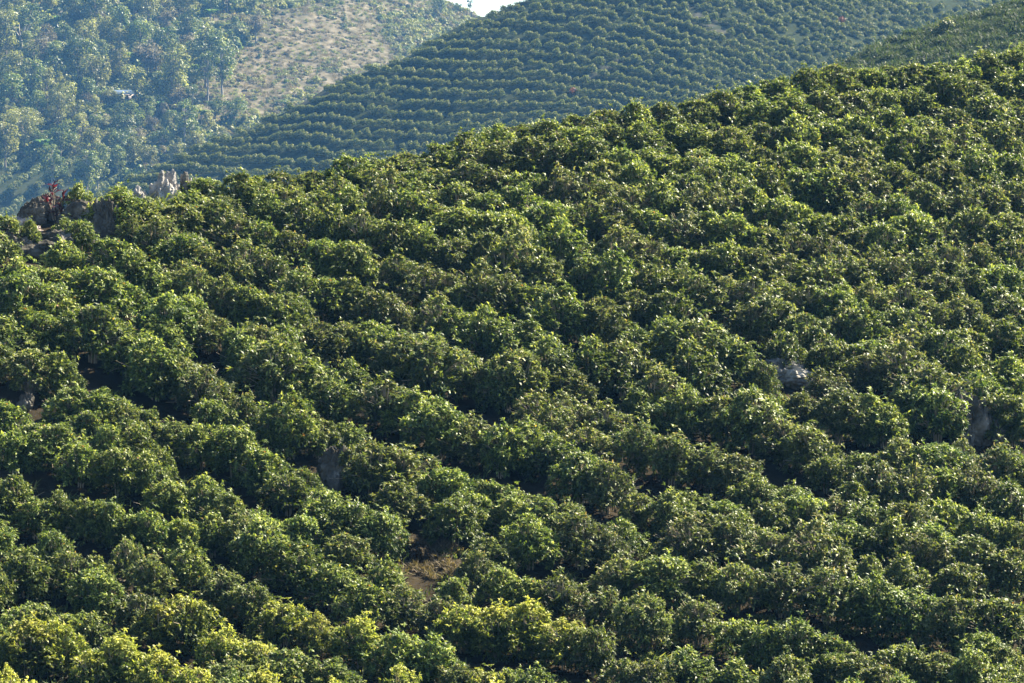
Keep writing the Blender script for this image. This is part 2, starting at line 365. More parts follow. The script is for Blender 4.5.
# crown tops as they stand in the rows (x, y of the top, width), bottom of the slope first; letter = look
ROWS = """
30,684,56y 75,688,54 150,690,50 215,684,50 260,680,50 330,684,56 385,688,54 450,684,46 505,690,50 560,686,48 610,684,46 660,682,48 705,680,48 755,684,50 800,682,50 850,680,48 900,678,48 950,676,48 1000,676,50 5,664,34y
28,617,60y 60,623,48y 92,647,46y 120,638,56y 160,660,52y 193,664,46 232,655,50 285,640,62 330,652,54 240,678,50
25,545,56d 66,547,50t 97,566,50 137,587,56 160,602,54y 190,601,52y 222,626,48y 252,633,52
128,534,30t 152,556,42t 185,546,50d 224,563,52 254,578,46 284,594,48y 316,608,46y 360,617,56y 398,634,56 432,638,56 458,658,44 486,666,44 400,662,50
262,527,56 300,538,56d 332,556,52 366,577,54d 398,582,50t 440,590,46t 462,604,46
476,552,42t 505,561,50 528,568,50d 560,573,50t 606,578,56t 646,592,60 698,598,52t 742,616,46 765,626,44 795,617,60 830,640,46 858,649,42
498,603,56y 528,606,54y 566,618,56 594,632,44 625,652,40 650,658,44 688,640,60d 738,652,56d 785,655,50
905,640,52 940,648,50 972,656,48 1004,660,44 880,660,48
622,549,50t 664,545,60 702,558,50 737,564,54 782,566,58t 826,571,56t 872,575,58 914,582,60 953,601,54 978,626,44 1003,640,44 1020,652,36
530,517,58 580,517,56t 608,530,40t 690,514,56t 727,520,50 770,523,58t 818,529,62t 872,556,38 921,541,46t 948,546,44t 975,546,50 1012,549,56 1000,590,70d 960,560,50 900,560,50
-8,505,50 12,470,48d 35,488,46 60,488,34 86,493,40d 112,500,36 150,508,46 180,512,42 212,510,46d 240,516,46
55,420,52d 80,444,46d 118,455,44d 147,459,38d 168,476,48d 206,478,46d 228,493,48 262,510,46
262,447,46d 288,470,42 322,482,58 352,500,52 380,515,44 345,530,50 300,512,44
372,433,64 402,438,60t 440,463,52 470,488,44 497,478,46 510,494,46 455,495,54 400,478,50 540,495,54 570,505,44
5,397,44d 88,405,34d 126,405,36 132,425,46 158,446,34 108,432,40 15,430,44
60,357,36d 72,380,48 98,380,52 30,346,50 8,312,52d -5,340,50
155,336,62d 128,333,48 202,358,60t 178,350,50 225,385,44
176,416,42 200,426,44 234,428,52d 262,448,44 246,398,40t 214,402,34
274,340,62 248,332,50d 303,352,52 350,363,42d 385,371,60t 412,392,52 440,398,60 472,412,54t 500,426,50d 525,416,56d 552,434,50d 580,449,56 606,464,50t 330,382,44
290,405,60d 270,412,48d 316,420,40
520,352,58 548,338,60d 484,354,48t 508,366,46 430,336,62t 404,330,60 455,345,50 590,336,60d 622,344,52 565,364,50
538,392,46t 568,391,54t 604,402,46t 640,420,56t 672,434,52t 708,439,52t 736,449,52 758,474,48 790,478,50 555,412,46t 588,425,44t
656,366,56t 686,395,50 640,385,44 665,400,44
700,316,74 670,320,64 724,335,56 690,345,60d
718,394,56 752,396,60 784,412,56t 810,430,50 640,481,42 668,494,46 704,502,54 740,508,50 775,492,50 805,492,48 836,490,48t
762,364,32 802,394,42 826,370,42t 866,388,58 838,396,50 884,404,46 826,452,34
930,361,62t 918,376,52 938,388,54 930,438,56 900,446,44 964,440,30t 1000,447,54t 1022,455,44 880,461,56t 912,468,54t 945,462,52 975,466,54t 1008,482,54 855,478,48 870,500,50 905,506,52 945,500,52 985,506,54 1015,520,48 850,515,48 890,524,48 930,522,50
20,277,56d 52,281,54d 20,247,58d 50,262,50d 96,266,60d 76,274,44d 122,282,42d 68,298,46d 92,306,58d 118,318,42 144,335,40 40,310,46d 25,300,46d
80,214,30d 62,234,42 112,237,48d 136,248,50d 150,262,44d
165,297,56d 186,303,46 207,312,46t 235,330,36 165,315,50
122,186,46 148,194,50d 178,200,48 132,213,40t 156,218,46t 182,230,50 206,243,48t 226,254,44 178,262,36t 194,270,48t 218,275,48t 244,284,46d 250,322,40 275,300,44d 288,296,44
200,172,36 190,184,44 222,188,48 240,172,48 196,197,44d 216,205,46 238,214,50t 262,222,48 290,228,48t 322,237,48d 350,243,50d 372,256,40t
270,194,46d 300,200,48 334,209,48d 362,214,48t 394,215,54 416,224,48 433,240,40
244,238,52t 268,248,50t 256,290,44 300,273,48t 326,272,52d 352,278,50d 380,287,52 396,300,44t
256,325,48 282,328,44 320,318,48 344,315,46 370,313,48 400,322,52d 426,328,46
398,253,44t 424,261,50t 448,260,50t 470,274,44 440,297,48t 462,304,50 486,313,54d 508,320,50
492,272,54t 520,277,52d 560,290,60 600,300,54 540,285,46 528,316,54 505,245,50t 525,240,56t 540,255,44
470,230,46t 490,235,50 510,212,44 460,238,44
374,192,52t 404,193,50 430,198,46t 458,203,52 488,207,52 520,228,44
256,173,44 286,175,50t 318,180,50 350,182,52d 312,162,46 280,165,46
348,153,50 378,150,46 404,143,48 392,172,50t 424,174,48t 456,180,50 488,182,50d 520,184,48
338,168,48t 370,162,46 410,156,50 440,152,50 470,158,50t 500,160,50t 530,166,52 560,171,52t 588,176,48t 608,182,36
438,135,48 468,130,46 496,122,48 520,114,46 548,110,48 576,107,46 604,101,46 636,96,50 664,98,44
470,140,46t 500,138,48 530,136,50 560,140,48t 590,143,48d 620,148,48 650,145,46
545,190,58 588,196,48t 615,193,52 650,203,50d 684,206,54t 708,213,46 732,218,50 758,222,50
560,220,60d 618,234,50t 646,235,50t 674,238,48d 700,240,50d 728,245,50 758,246,50 588,242,44
566,253,30t 586,256,48 614,257,52d 655,264,52 690,272,48t 722,274,52t 752,276,50t 636,282,46 668,290,46 632,318,44 665,314,48d 694,313,50 718,328,44d
632,178,52t 662,182,50 694,187,48t 724,189,50t 752,188,50 785,200,48
574,122,46 606,118,48 640,120,50d 672,116,44 694,92,44 722,84,46 748,78,46 778,72,46 806,67,46 834,61,44
695,118,48 700,140,44 730,118,50 762,112,50 664,150,48 695,155,50t 730,150,50 762,146,48 600,160,44 634,165,44 690,170,48 765,170,48 800,165,50 735,175,48
864,58,42 888,56,42 912,55,42 940,52,46 962,58,36 985,44,46 1012,40,46 1030,38,40
760,96,46 792,92,50 822,88,48 852,84,48 882,80,48 912,78,48 944,76,46 974,70,48 1004,66,48 1026,70,44
795,118,48 828,114,48 860,110,50 892,106,48 922,104,48 954,100,50 986,96,50 1016,92,48
796,142,48 826,140,50t 858,136,48 905,130,50 934,128,50 966,126,50t 998,122,50 1022,120,46
830,168,50 862,162,50t 894,160,46 945,158,50 976,154,50 1008,150,50 925,182,50 956,186,48t 988,182,48 1016,180,48 870,190,50t 900,196,48
768,226,50 796,227,50t 826,233,50t 815,206,50 846,210,48 880,222,48 912,214,50 944,216,48t 975,212,50 1008,210,50
790,250,50t 820,258,50t 852,252,48 884,250,50t 916,246,50t 948,246,48t 980,242,48t 1012,240,50
780,276,46t 810,282,48t 842,284,48 874,280,50t 908,278,50t 940,270,48 972,268,48 1006,264,50
770,300,50 805,310,50 835,292,44 865,308,50d 900,304,50 930,300,48t 965,296,52 1000,292,52
750,305,46t 785,325,50 845,302,50t 875,330,50 910,325,50t 960,322,50 1005,318,52 965,345,54 1010,350,52 905,345,54t 940,330,50 870,350,46 1000,385,56 980,375,50 1015,400,46 830,335,46
35,598,50f 68,602,50f 92,610,46f 20,606,44f 95,500,44f 130,506,44f 690,488,46f 722,494,46f 862,452,44f 482,480,44f 115,396,44f 142,402,44f 832,632,44f 205,478,44f 100,175,34y 78,183,26 118,180,30t 30,212,20 66,208,24 303,462,36f 385,560,36f 455,572,34f 3,208,40 -8,226,44
"""
shr = []
for line in ROWS.strip().splitlines():
    for tk in line.split():
        k = ''
        if tk[-1] in 'ytdf': k = tk[-1]; tk = tk[:-1]
        x, y, w = [float(v) for v in tk.split(',')]; shr.append((x, y, w, k))
ONES = 'zero one two three four five six seven eight nine ten eleven twelve thirteen fourteen fifteen sixteen seventeen eighteen nineteen'.split()
TENS = 'x x twenty thirty forty fifty sixty seventy eighty ninety'.split()
def num(n): return ONES[n] if n < 20 else TENS[n//10] + ('-' + ONES[n % 10] if n % 10 else '')
def pc(v, half):
    n = int(v) if half else int(round(v))
    return num(max(0, min(99, n))) + (' and a half' if half else '')
def unique(base, px, py):
    a, b = px/W*100, py/H*100
    for h1, h2, da, db in ((0, 0, 0, 0), (1, 0, 0, 0), (0, 1, 0, 0), (0, 0, .7, 0), (0, 0, 0, .7), (0, 0, -.7, 0), (0, 0, 0, -.7), (0, 0, .7, .7), (0, 0, -.7, -.7), (0, 0, 1, 1)):
        t = '%s, %s percent across and %s down' % (base, pc(a + da, h1), pc(b + db, h2))
        if len(t.split()) > 16: continue
        if t not in used: break
    used.add(t); return t

# close the rows where the tops above leave open soil that the photo does not show
GAPS = [(422, 556, 38, 30), (1014, 656, 16, 10), (785, 372, 34, 22), (866, 380, 12, 12), (976, 425, 24, 26), (334, 466, 22, 28), (30, 396, 14, 22), (46, 418, 10, 8), (739, 385, 8, 14), (890, 461, 9, 6), (156, 432, 9, 9),
        (35, 222, 60, 24), (170, 185, 26, 14), (322, 361, 5, 5), (263, 408, 8, 6)]
cov = np.zeros((180, 262), bool); gy, gx = np.mgrid[0:180, 0:262]; gx = gx*4.0 - 8; gy = gy*4.0 - 8
def cover(x, y, w): cov[((gx - x)/(w*.58))**2 + ((gy - y - w*.58)/(w*.70))**2 < 1] = True
for q in shr: cover(*q[:3])
for (x, y, a, b) in GAPS: cov[((gx - x)/a)**2 + ((gy - y)/b)**2 < 1] = True
crest_px = np.interp(gx[0], [0, 60, 120, 200, 300, 400, 500, 600, 700, 800, 900, 1024], [245, 240, 208, 190, 172, 154, 128, 108, 98, 78, 66, 48])
n0 = len(shr)
for j in range(0, 180, 2):
    for i in range(0, 262, 2):
        if cov[j, i] or gy[j, i] < crest_px[i] + 8: continue
        x, y = gx[j, i] + rnd.uniform(-5, 5), gy[j, i]; w = rnd.uniform(38, 46); shr.append((x, y - 4, w, 'f')); cover(x, y - w*.12, w)
print('added', len(shr) - n0)
placed = []
for (px, py, w, k) in shr:
    lim = float(np.interp(pix(px, py)[0], *D1)) + 9
    h = 2.0 if k != 'f' else 1.15; ok = None
    for it in range(2):
        p = hit(g_front, px, py, h*1.0, 60, lim, 2.0)
        if p is None: break
        wm = w/F*p.y; h = max(1.3, min(2.45, wm*1.02)) if k != 'f' else 1.15; ok = p
    if ok is None: continue
    placed.append([px, py, w*1.10, k, ok, h])
placed.sort(key=lambda q: -q[2]*q[2]*(.35 if q[3] == 'f' else 1.0)*(1.0 if -10 < q[0] < W + 10 else .2)*(q[1] + 120))
INDIV = 300
look = {'': 'leafy green', 'y': 'yellow-green tipped', 't': 'twiggy', 'd': 'dark green', 'f': 'low dark green', 'dull': 'dull olive green'}
used = set(); GN_POINTS = []
near = [((333, 465), 34, 'beside the dark pointed boulder'), ((782, 372), 40, 'beside the long pale rock'), ((425, 560), 46, 'beside the bare earth bank'),
        ((972, 425), 38, 'beside the craggy grey rocks'), ((1010, 656), 34, 'beside the bare soil'), ((30, 395), 40, 'beside the gap rocks'), ((60, 215), 48, 'below the dark rock outcrop')]
src_used = {}
for n, (px, py, w, k, p, h) in enumerate(placed):
    kind = {'': 'green', 'y': 'yellow', 't': 'twiggy', 'd': 'dark', 'f': 'dark'}[k]
    if k in ('', 'd') and py > 600 and px < 640 and rnd.random() < .4: k = 'y'; kind = 'yellow'
    if k == '' and rnd.random() < .35: kind = 'dull'
    vi = rnd.randrange(len(VAR[kind])); fol, br = VAR[kind][vi]
    wm = w/F*p.y; sx = wm/2.45*rnd.uniform(1.0, 1.2); sy = sx*rnd.uniform(.8, 1.05); sz = h/2.1*(rnd.uniform(.84, 1.08) if py > np.interp(px, gx[0], crest_px) + 16 else rnd.uniform(.76, .94)); rz = rnd.choice([0, math.pi]) + rnd.gauss(-.25, .45)
    if n < INDIV:
        e = bpy.data.objects.new('coffee_shrub', None); CO.objects.link(e)
        e.location = (p.x, p.y, p.z - .06); e.rotation_euler = (rnd.uniform(-.06, .06), rnd.uniform(-.06, .06), rz); e.scale = (sx, sy, sz)
        e.empty_display_size = .2
        for nm, me in (('foliage', fol), ('branches', br)): link(nm, me, e)
        lk = look['dull'] if kind == 'dull' else look[k]
        cx, cyy = max(2, min(W - 2, px)), min(H - 3, py + w*.35)
        base = '%s coffee shrub' % lk
        for (q, rad, txt) in near:
            if math.hypot(cx - q[0], cyy - q[1]) < rad + 12: base += ' ' + txt; break
        lab = unique(base, cx, cyy)
        tag(e, lab, 'coffee shrub', 'coffee shrubs in rows on the near slope')
    else:
        GN_POINTS.append((p.x, p.y, p.z - .06, kind, vi, rz, sx, sy, sz))

# ------------------------------------------------------------------ geometry-node scatter used for stuff only
def source(name, me):
    o = bpy.data.objects.new(name, me); return o
def join_np(a, b, name):
    # two meshes of one plant as one scatter source
    import bmesh
    bm = bmesh.new(); bm.from_mesh(a); off = len(bm.faces); bm.from_mesh(b); bm.faces.ensure_lookup_table()
    for f in bm.faces[off:]: f.material_index = 1
    me = bpy.data.meshes.new(name); bm.to_mesh(me); bm.free()
    me.materials.append(a.materials[0]); me.materials.append(b.materials[0]); return me
def scatter(name, pts, sources, label, cat):
    """pts: (x,y,z,index,rz,sx,sy,sz); one object of kind stuff"""
    me = bpy.data.meshes.new(name); P = np.array([p[:3] for p in pts], dtype=np.float32)
    me.vertices.add(len(P)); me.vertices.foreach_set('co', P.ravel())
    a = me.attributes.new('idx', 'INT', 'POINT'); a.data.foreach_set('value', np.array([p[3] for p in pts], dtype=np.int32))
    a = me.attributes.new('rot', 'FLOAT_VECTOR', 'POINT'); a.data.foreach_set('vector', np.array([(0, 0, p[4]) for p in pts], dtype=np.float32).ravel())
    a = me.attributes.new('scl', 'FLOAT_VECTOR', 'POINT'); a.data.foreach_set('vector', np.array([p[5:8] for p in pts], dtype=np.float32).ravel())
    o = link(name, me); tag(o, label, cat, None, 'stuff')
    col = bpy.data.collections.new(name + '_kinds')
    for i, s_ in enumerate(sources):
        ob = source('%s_kind_%03d' % (name, i), s_); col.objects.link(ob)
    ng = bpy.data.node_groups.new(name + '_scatter', 'GeometryNodeTree')
    ng.interface.new_socket('Geometry', in_out='INPUT', socket_type='NodeSocketGeometry')
    ng.interface.new_socket('Geometry', in_out='OUTPUT', socket_type='NodeSocketGeometry')
    nn = ng.nodes; L = ng.links.new
    gi = nn.new('NodeGroupInput'); go = nn.new('NodeGroupOutput')
    ci = nn.new('GeometryNodeCollectionInfo'); ci.inputs['Collection'].default_value = col
    ci.inputs['Separate Children'].default_value = True; ci.inputs['Reset Children'].default_value = True
    ip = nn.new('GeometryNodeInstanceOnPoints'); ip.inputs['Pick Instance'].default_value = True
    def na(nm, dt):
        x = nn.new('GeometryNodeInputNamedAttribute'); x.data_type = dt; x.inputs['Name'].default_value = nm
        return [q for q in x.outputs if q.enabled and q.name == 'Attribute'][0]
    L(gi.outputs[0], ip.inputs['Points']); L(ci.outputs[0], ip.inputs['Instance'])
    L(na('idx', 'INT'), ip.inputs['Instance Index']); L(na('scl', 'FLOAT_VECTOR'), ip.inputs['Scale'])
    er = nn.new('FunctionNodeEulerToRotation'); L(na('rot', 'FLOAT_VECTOR'), er.inputs[0]); L(er.outputs[0], ip.inputs['Rotation'])
    L(ip.outputs[0], go.inputs[0])
    md = o.modifiers.new('scatter', 'NODES'); md.node_group = ng
    return o

# sources: near-slope shrub kinds first, then five light bushes for the distant rows
SRC = []; SRCI = {}
for k in VAR:
    for i, (a, b) in enumerate(VAR[k]):
        SRCI[(k, i)] = len(SRC); SRC.append(join_np(a, b, 'shrub_whole'))
def far_bush(seed):
    r = np.random.default_rng(seed); g = Geo(); nl = 9
    for k in range(nl):
        a = k*2.4; el = math.asin(min(1, (k + .6)/nl)); rr = .62
        c = np.array([math.cos(a)*math.cos(el)*rr, math.sin(a)*math.cos(el)*rr, .55 + math.sin(el)*.95*r.uniform(.85, 1.1)])
        d = unit(rand_dir(55, r) + np.array([0, 0, .3])); p = c + d*.48*r.uniform(.75, 1.1, (55, 1)); p[:, 2] = np.maximum(p[:, 2], .1)
        cards(g, p, d, r.uniform(.18, .32, 55), np.clip(r.normal(.55, .17, 55) + .15*(p[:, 2] - 1), 0, 1), r)  # highlight of the lit tops put into the tint, paler with height
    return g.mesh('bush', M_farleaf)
FB0 = len(SRC); SRC += [far_bush(300 + i) for i in range(6)]
pts = [(x, y, z, SRCI[(k, vi)], rz, sx, sy, sz) for (x, y, z, k, vi, rz, sx, sy, sz) in GN_POINTS]
print('near shrubs', len(placed), 'of', len(shr))
# contour rows on the middle hill
def lev(x, z, y=0.0): return z + 1.0*mnoise.noise(Vector((x*.045, y*.06, 7))) + .32*mnoise.noise(Vector((x*.16, y*.2, 3))) + .55*(9*math.log1p(math.exp(min(30, (x - 18)/9))))
ysamp = np.linspace(345, 505, 70); n_far = 0
rows_at = {}
for x0 in np.arange(-100, 105, .9):
    prof = [lev(x0, g_mid(x0, y, False), y) for y in ysamp]; seen = set()
    for a in range(len(ysamp) - 1):
        l0, l1 = prof[a]/1.5, prof[a + 1]/1.5
        if l1 <= l0: continue
        for lv in range(math.ceil(l0), math.floor(l1) + 1):
            if lv in seen: continue
            seen.add(lv); rows_at.setdefault(lv, []).append((x0, ysamp[a] + (lv - l0)/(l1 - l0)*(ysamp[a + 1] - ysamp[a])))
for lv, line_ in rows_at.items():
    carry = 0.0
    for (xa, ya), (xb, yb) in zip(line_, line_[1:]):
        if xb - xa > 1.2 or abs(yb - ya) > 6: continue
        d = math.hypot(xb - xa, yb - ya); ang = math.atan2(yb - ya, xb - xa); q = -carry
        while q + .92 <= d:
            q += .92; f = max(0, q/d); xj = xa + f*(xb - xa) + rnd.uniform(-.2, .2); yj = ya + f*(yb - ya) + rnd.uniform(-.18, .18)
            z = g_mid(xj, yj); qx, qy = proj(xj, yj, z)
            if qy > 260 or qx < 60 or qx > 1060 or qy < -50: continue
            if bare_mid(qx, qy) > .75 or bare_gully(qx, qy) > .3: continue
            if rnd.random() < (.04 + .9*max(0, mnoise.noise(Vector((xj*.16, yj*.16, 4))) - .12)): continue
            s = rnd.uniform(.66, 1.12) + .22*mnoise.noise(Vector((xj*.3, yj*.3, 9)))
            pts.append((xj*K, yj*K, z*K - .1, FB0 + rnd.randrange(6), ang + rnd.uniform(-.3, .3), s*1.25, s*.85, s*rnd.uniform(.85, 1.1))); n_far += 1
        carry = d - q
# field at the foot of the far hill
for i in range(-12, 40):
    for j in range(40):
        y = 555 + j*1.5 + rnd.uniform(-.2, .2); x = -112 + i*4.4 + (y - 555)*.30 + rnd.uniform(-.3, .3); z = g_far(x, y); qx, qy = proj(x, y, z)
        if qx < -30 or qx > 165 or qy < 152 + max(0, qx - 40)*.22 + 3*math.sin(qx*.2): continue
        if rnd.random() < .06: continue
        s = rnd.uniform(1.35, 1.8); pts.append((x*K, y*K, z*K - .1, FB0 + rnd.randrange(6), rnd.uniform(0, 6.28), s*.9, s*.9, s*.9)); n_far += 1
# a few bushes on the right spur
for i in range(190):
    x = rnd.uniform(30, 75); y = rnd.uniform(262, 318); z = g_spur(x, y); qx, qy = proj(x, y, z)
    if mnoise.noise(Vector((x*.12, y*.12, 2))) < -.02 + max(0, (960 - qx)/160) or qx > 1040: continue
    s = rnd.uniform(.5, .95); pts.append((x, y, z - .1, FB0 + rnd.randrange(6), rnd.uniform(0, 6.28), s*1.1, s, s*.9)); n_far += 1
print('far shrubs', n_far)
scatter('coffee_rows', pts, SRC, 'remaining coffee shrubs toward the ridge and in contour rows on the hills behind', 'coffee rows')

# ------------------------------------------------------------------ undergrowth of the far hillside and the grass of the spurs
def tuft(seed, mat, hgt=.9, n=60, spread=.5, lean=.6):
    r = np.random.default_rng(seed); g = Geo(); b = r.normal(size=(n, 3))*spread; b[:, 2] = 0
    leaves(g, b, unit(r.normal(size=(n, 3))*lean*.5 + np.array([0, 0, 1])), r.uniform(.6, 1.1, n)*hgt, hgt*.09, r.uniform(0, 1, n), r=r)
    return g.mesh('tuft', mat)
def scrub(seed, mat, R=1.0, n=160, size=(.25, .5)):
    r = np.random.default_rng(seed); g = Geo(); c = r.normal(size=(6, 3))*np.array([.5, .5, .2])*R + np.array([0, 0, .5*R])
    w = r.integers(0, 6, n); d = unit(rand_dir(n, r) + np.array([0, 0, .4])); p = c[w] + d*.5*R; p[:, 2] = np.maximum(p[:, 2], .05)
    cards(g, p, d, r.uniform(*size, n), r.uniform(0, 1, n), r); return g.mesh('scrub', mat)
M_dry = leaf_mat('dry_grass', [(0, (.06, .05, .026)), (1, (.20, .16, .11))], rough=.7, obj_var=.15)
us = [scrub(401, M_tree), scrub(402, M_tree), scrub(403, M_tree_o), scrub(404, M_tree_o), scrub(405, M_tree_b, .9), scrub(406, M_tree_o, .9, 130, (.22, .45)), tuft(407, M_grass, 1.2), scrub(408, M_tree_b, .7), tuft(409, M_dry, 1.1, 60, .8, 1.0)]
up = []
for i in range(42000):
    x = rnd.uniform(-150, 60); y = rnd.uniform(562, 800)
    z = g_far(x, y, False); qx, qy = proj(x, y, z)
    if qx < -40 or qx > 500 or qy > 215 or qy < -50: continue
    if qx < 130 and qy > 156 + max(0, qx - 40)*.22: continue
    b = bare_far(qx, qy); z = g_far(x, y)
    if b > .5:
        cl = fbm(x, y, .07, 8); 
        if cl + rnd.gauss(0, .22) > .22: s = rnd.uniform(.4, .95); k = rnd.choice([2, 3, 4, 7, 0])
        else: s = rnd.uniform(.35, .8); k = rnd.choice([6, 8, 8, 8, 7])
    elif qx > 250:
        if rnd.random() > .8: continue
        s = rnd.uniform(.7, 1.5); k = rnd.choice([0, 2, 2, 3, 3, 3, 4, 7, 6, 5])
    else:
        s = rnd.uniform(.9, 2.4); k = rnd.choice([0, 0, 1, 1, 2, 3, 4, 5, 3])
    s *= 1.25; up.append((x*K, y*K, z*K - .1, k, rnd.uniform(0, 6.28), s, s, s*rnd.uniform(.7, 1.3)))
scatter('undergrowth', up, us, 'hazy mixed scrub, saplings and dry grass covering the far hillside', 'undergrowth')
gp = []
for i in range(5200):
    x = rnd.uniform(20, 80); y = rnd.uniform(240, 318); z = g_spur(x, y); qx, qy = proj(x, y, z)
    if qx > 1050 or qy > 130: continue
    s = rnd.uniform(.4, 1.0); gp.append((x, y, z - .05, rnd.choice([0, 0, 1]), rnd.uniform(0, 6.28), s, s, s*rnd.uniform(.6, 1)))
for i in range(9000):
    x = rnd.uniform(-90, 110); y = rnd.uniform(360, 500); z = g_mid(x, y); qx, qy = proj(x, y, z)
    if qx > 1040 or qx < 80 or qy > 250 or qy < -30: continue
    if bare_mid(qx, qy) > .3: continue
    s = rnd.uniform(.4, 1.0); gp.append((x*K, y*K, z*K - .05, rnd.choice([0, 1]), rnd.uniform(0, 6.28), s, s, s*rnd.uniform(.5, .8)))
for i in range(900):
    x = rnd.uniform(50, 90); y = rnd.uniform(380, 520); z = g_mid(x, y); qx, qy = proj(x, y, z)
    if bare_gully(qx, qy) > .25: s = rnd.uniform(.6, 1.1); gp.append((x*K, y*K, z*K, 2, rnd.uniform(0, 6.28), s*1.6, s*1.6, s*.6))
scatter('grass', gp, [tuft(410, M_dgrass, 1.0, 70, .6, .9), scrub(411, M_dgrass, .6, 70, (.2, .35)), tuft(414, M_grass, 1.0, 90, .8, .9)], 'rough grass and weeds between the far rows and on the shaded spur', 'grass')
gq = []
for i in range(700):
    px_, py_ = rnd.uniform(-10, 1030), rnd.uniform(200, 690); q = hit(g_front, px_, py_, 0, 60, 135, 3)
    if q is None: continue
    if bare_front(px_, py_) > .9 and rnd.random() < .5: continue
    s = rnd.uniform(.3, .7); gq.append((q.x, q.y, q.z - .03, 0, rnd.uniform(0, 6.28), s, s, s*rnd.uniform(.5, .9)))
for i in range(70):
    q = hit(g_front, rnd.uniform(395, 458), rnd.uniform(542, 580), 0, 60, 135, 1)
    if q: s = rnd.uniform(.2, .45); gq.append((q.x, q.y, q.z - .03, 1, rnd.uniform(0, 6.28), s, s, s))
for i in range(60):
    q = hit(g_front, rnd.choice([rnd.uniform(140, 160), rnd.uniform(186, 200), rnd.uniform(24, 50)]), rnd.uniform(192, 214), 0, 90, 125, 1)
    if q: s = rnd.uniform(.5, .9); gq.append((q.x, q.y, q.z - .03, 0, rnd.uniform(0, 6.28), s, s, s))
scatter('weeds', gq, [tuft(412, M_grass, .8, 50, .3, .9), tuft(413, M_dry, .8, 60, .3, 1.0)], 'weeds and dry grass on the soil between the near shrubs', 'weeds')

# ------------------------------------------------------------------ trees of the far hillside
def tree_mesh(seed, kind, mat, bark):
    r = np.random.default_rng(seed); g = Geo(); s = Geo()
    if kind == 'umbrella': Hh, R, nl, base, fl = 7.5, 4.6, 26, .52, .35
    elif kind == 'round': Hh, R, nl, base, fl = 8.0, 2.9, 20, .38, .9
    elif kind == 'tall': Hh, R, nl, base, fl = 10.0, 2.4, 22, .25, 1.0
    elif kind == 'tiered': Hh, R, nl, base, fl = 9.0, 3.4, 22, .30, .6
    elif kind == 'slim': Hh, R, nl, base, fl = 9.5, 1.9, 14, .5, .9
    zc = Hh*(base + 1)/2; hz = Hh*(1 - base)/2
    bent(s, [np.array([0, 0, -.6]), np.array([.1, .1, Hh*base]), np.array([r.normal()*.3, r.normal()*.3, Hh*.85])], .26 if kind != 'slim' else .2, .07, 6)
    for k in range(nl):
        a = k*2.39996 + r.uniform(-.3, .3); f = (k + .5)/nl
        if kind in ('umbrella', 'tiered'):
            el = math.asin(min(1, f*.98)); c = np.array([math.cos(a)*math.cos(el)*R*.82, math.sin(a)*math.cos(el)*R*.82, Hh*base + hz*2*math.sin(el)*.85])
            if kind == 'tiered': c[2] = Hh*base + (Hh*(1 - base))*f; c[:2] *= (1.1 - .45*f)*r.uniform(.4, 1.35)
            lr = R*r.uniform(.22, .34)
        else:
            zf = 2*f - 1; q = math.sqrt(max(.05, 1 - zf*zf*.9)); c = np.array([math.cos(a)*q*R*.62, math.sin(a)*q*R*.62, zc + hz*zf*.8]); c += r.normal(size=3)*R*.16; lr = R*r.uniform(.2, .5)
        bent(s, [np.array([0, 0, max(Hh*base*.8, c[2]*.62)]), c*np.array([.5, .5, .92]), c], .09, .03, 4)
        n = int(115*(1 if kind != 'slim' else .7)); d = unit(rand_dir(n, r) + np.array([0, 0, .35]))
        p = c + d*lr*r.uniform(.6, 1.1, (n, 1))*np.array([1.15, 1.15, .75 if kind in ('umbrella', 'tiered') else .95])
        cards(g, p, d*.6 + np.array([0, 0, .5]), r.uniform(.22, .46, n), np.clip(r.normal(.45, .22, n) + r.normal(0, .2), 0, 1), r)
    return g.mesh('crown', mat), s.mesh('trunk', bark)
TK = {}
TS = [('umbrella', M_tree_o, M_bark), ('umbrella', M_tree, M_bark), ('round', M_tree, M_bark), ('round', M_tree_o, M_bark), ('tiered', M_tree, M_bark), ('tiered', M_tree_o, M_bark),
      ('tall', M_tree, M_pale_bark), ('tall', M_tree_o, M_bark), ('slim', M_tree, M_pale_bark), ('round', M_tree_b, M_pale_bark), ('tiered', M_tree_b, M_pale_bark), ('round', M_tree, M_bark)]
TM = [tree_mesh(500 + i, *t) for i, t in enumerate(TS)]
TD = {'umbrella': 'spreading flat-topped', 'round': 'bushy round', 'tiered': 'open layered', 'tall': 'tall narrow', 'slim': 'slim pale-trunked'}
TH = {'umbrella': 7.5, 'round': 8, 'tiered': 9, 'tall': 10, 'slim': 9.5}; TW = {'umbrella': 9.6, 'round': 5.4, 'tiered': 7, 'tall': 4.3, 'slim': 3.2}
TCOL = {M_tree: 'green', M_tree_o: 'olive', M_tree_b: 'brownish'}
def tree(px, py, w, ti):
    kind = TS[ti][0]; h = TH[kind]; 
    for _ in range(2):
        p = hit(g_far, px, py, h/K, 545, 860, 4)
        if p is None: return None
        p = p*K
        sc_ = w/F*p.y/TW[kind]; h = TH[kind]*sc_
    e = bpy.data.objects.new('tree', None); CO.objects.link(e); e.location = (p.x, p.y, p.z - .1)
    e.rotation_euler = (0, 0, rnd.uniform(0, 6.28)); e.scale = (sc_, sc_, sc_*rnd.uniform(.92, 1.1))
    link('crown', TM[ti][0], e); link('trunk', TM[ti][1], e)
    qy = max(1, py + w*.4); qx = max(1, px); lab = unique('%s %s tree on the far hillside' % (TD[kind], TCOL[TS[ti][1]]), qx, qy); tag(e, lab, 'tree', 'trees on the far hillside'); return e
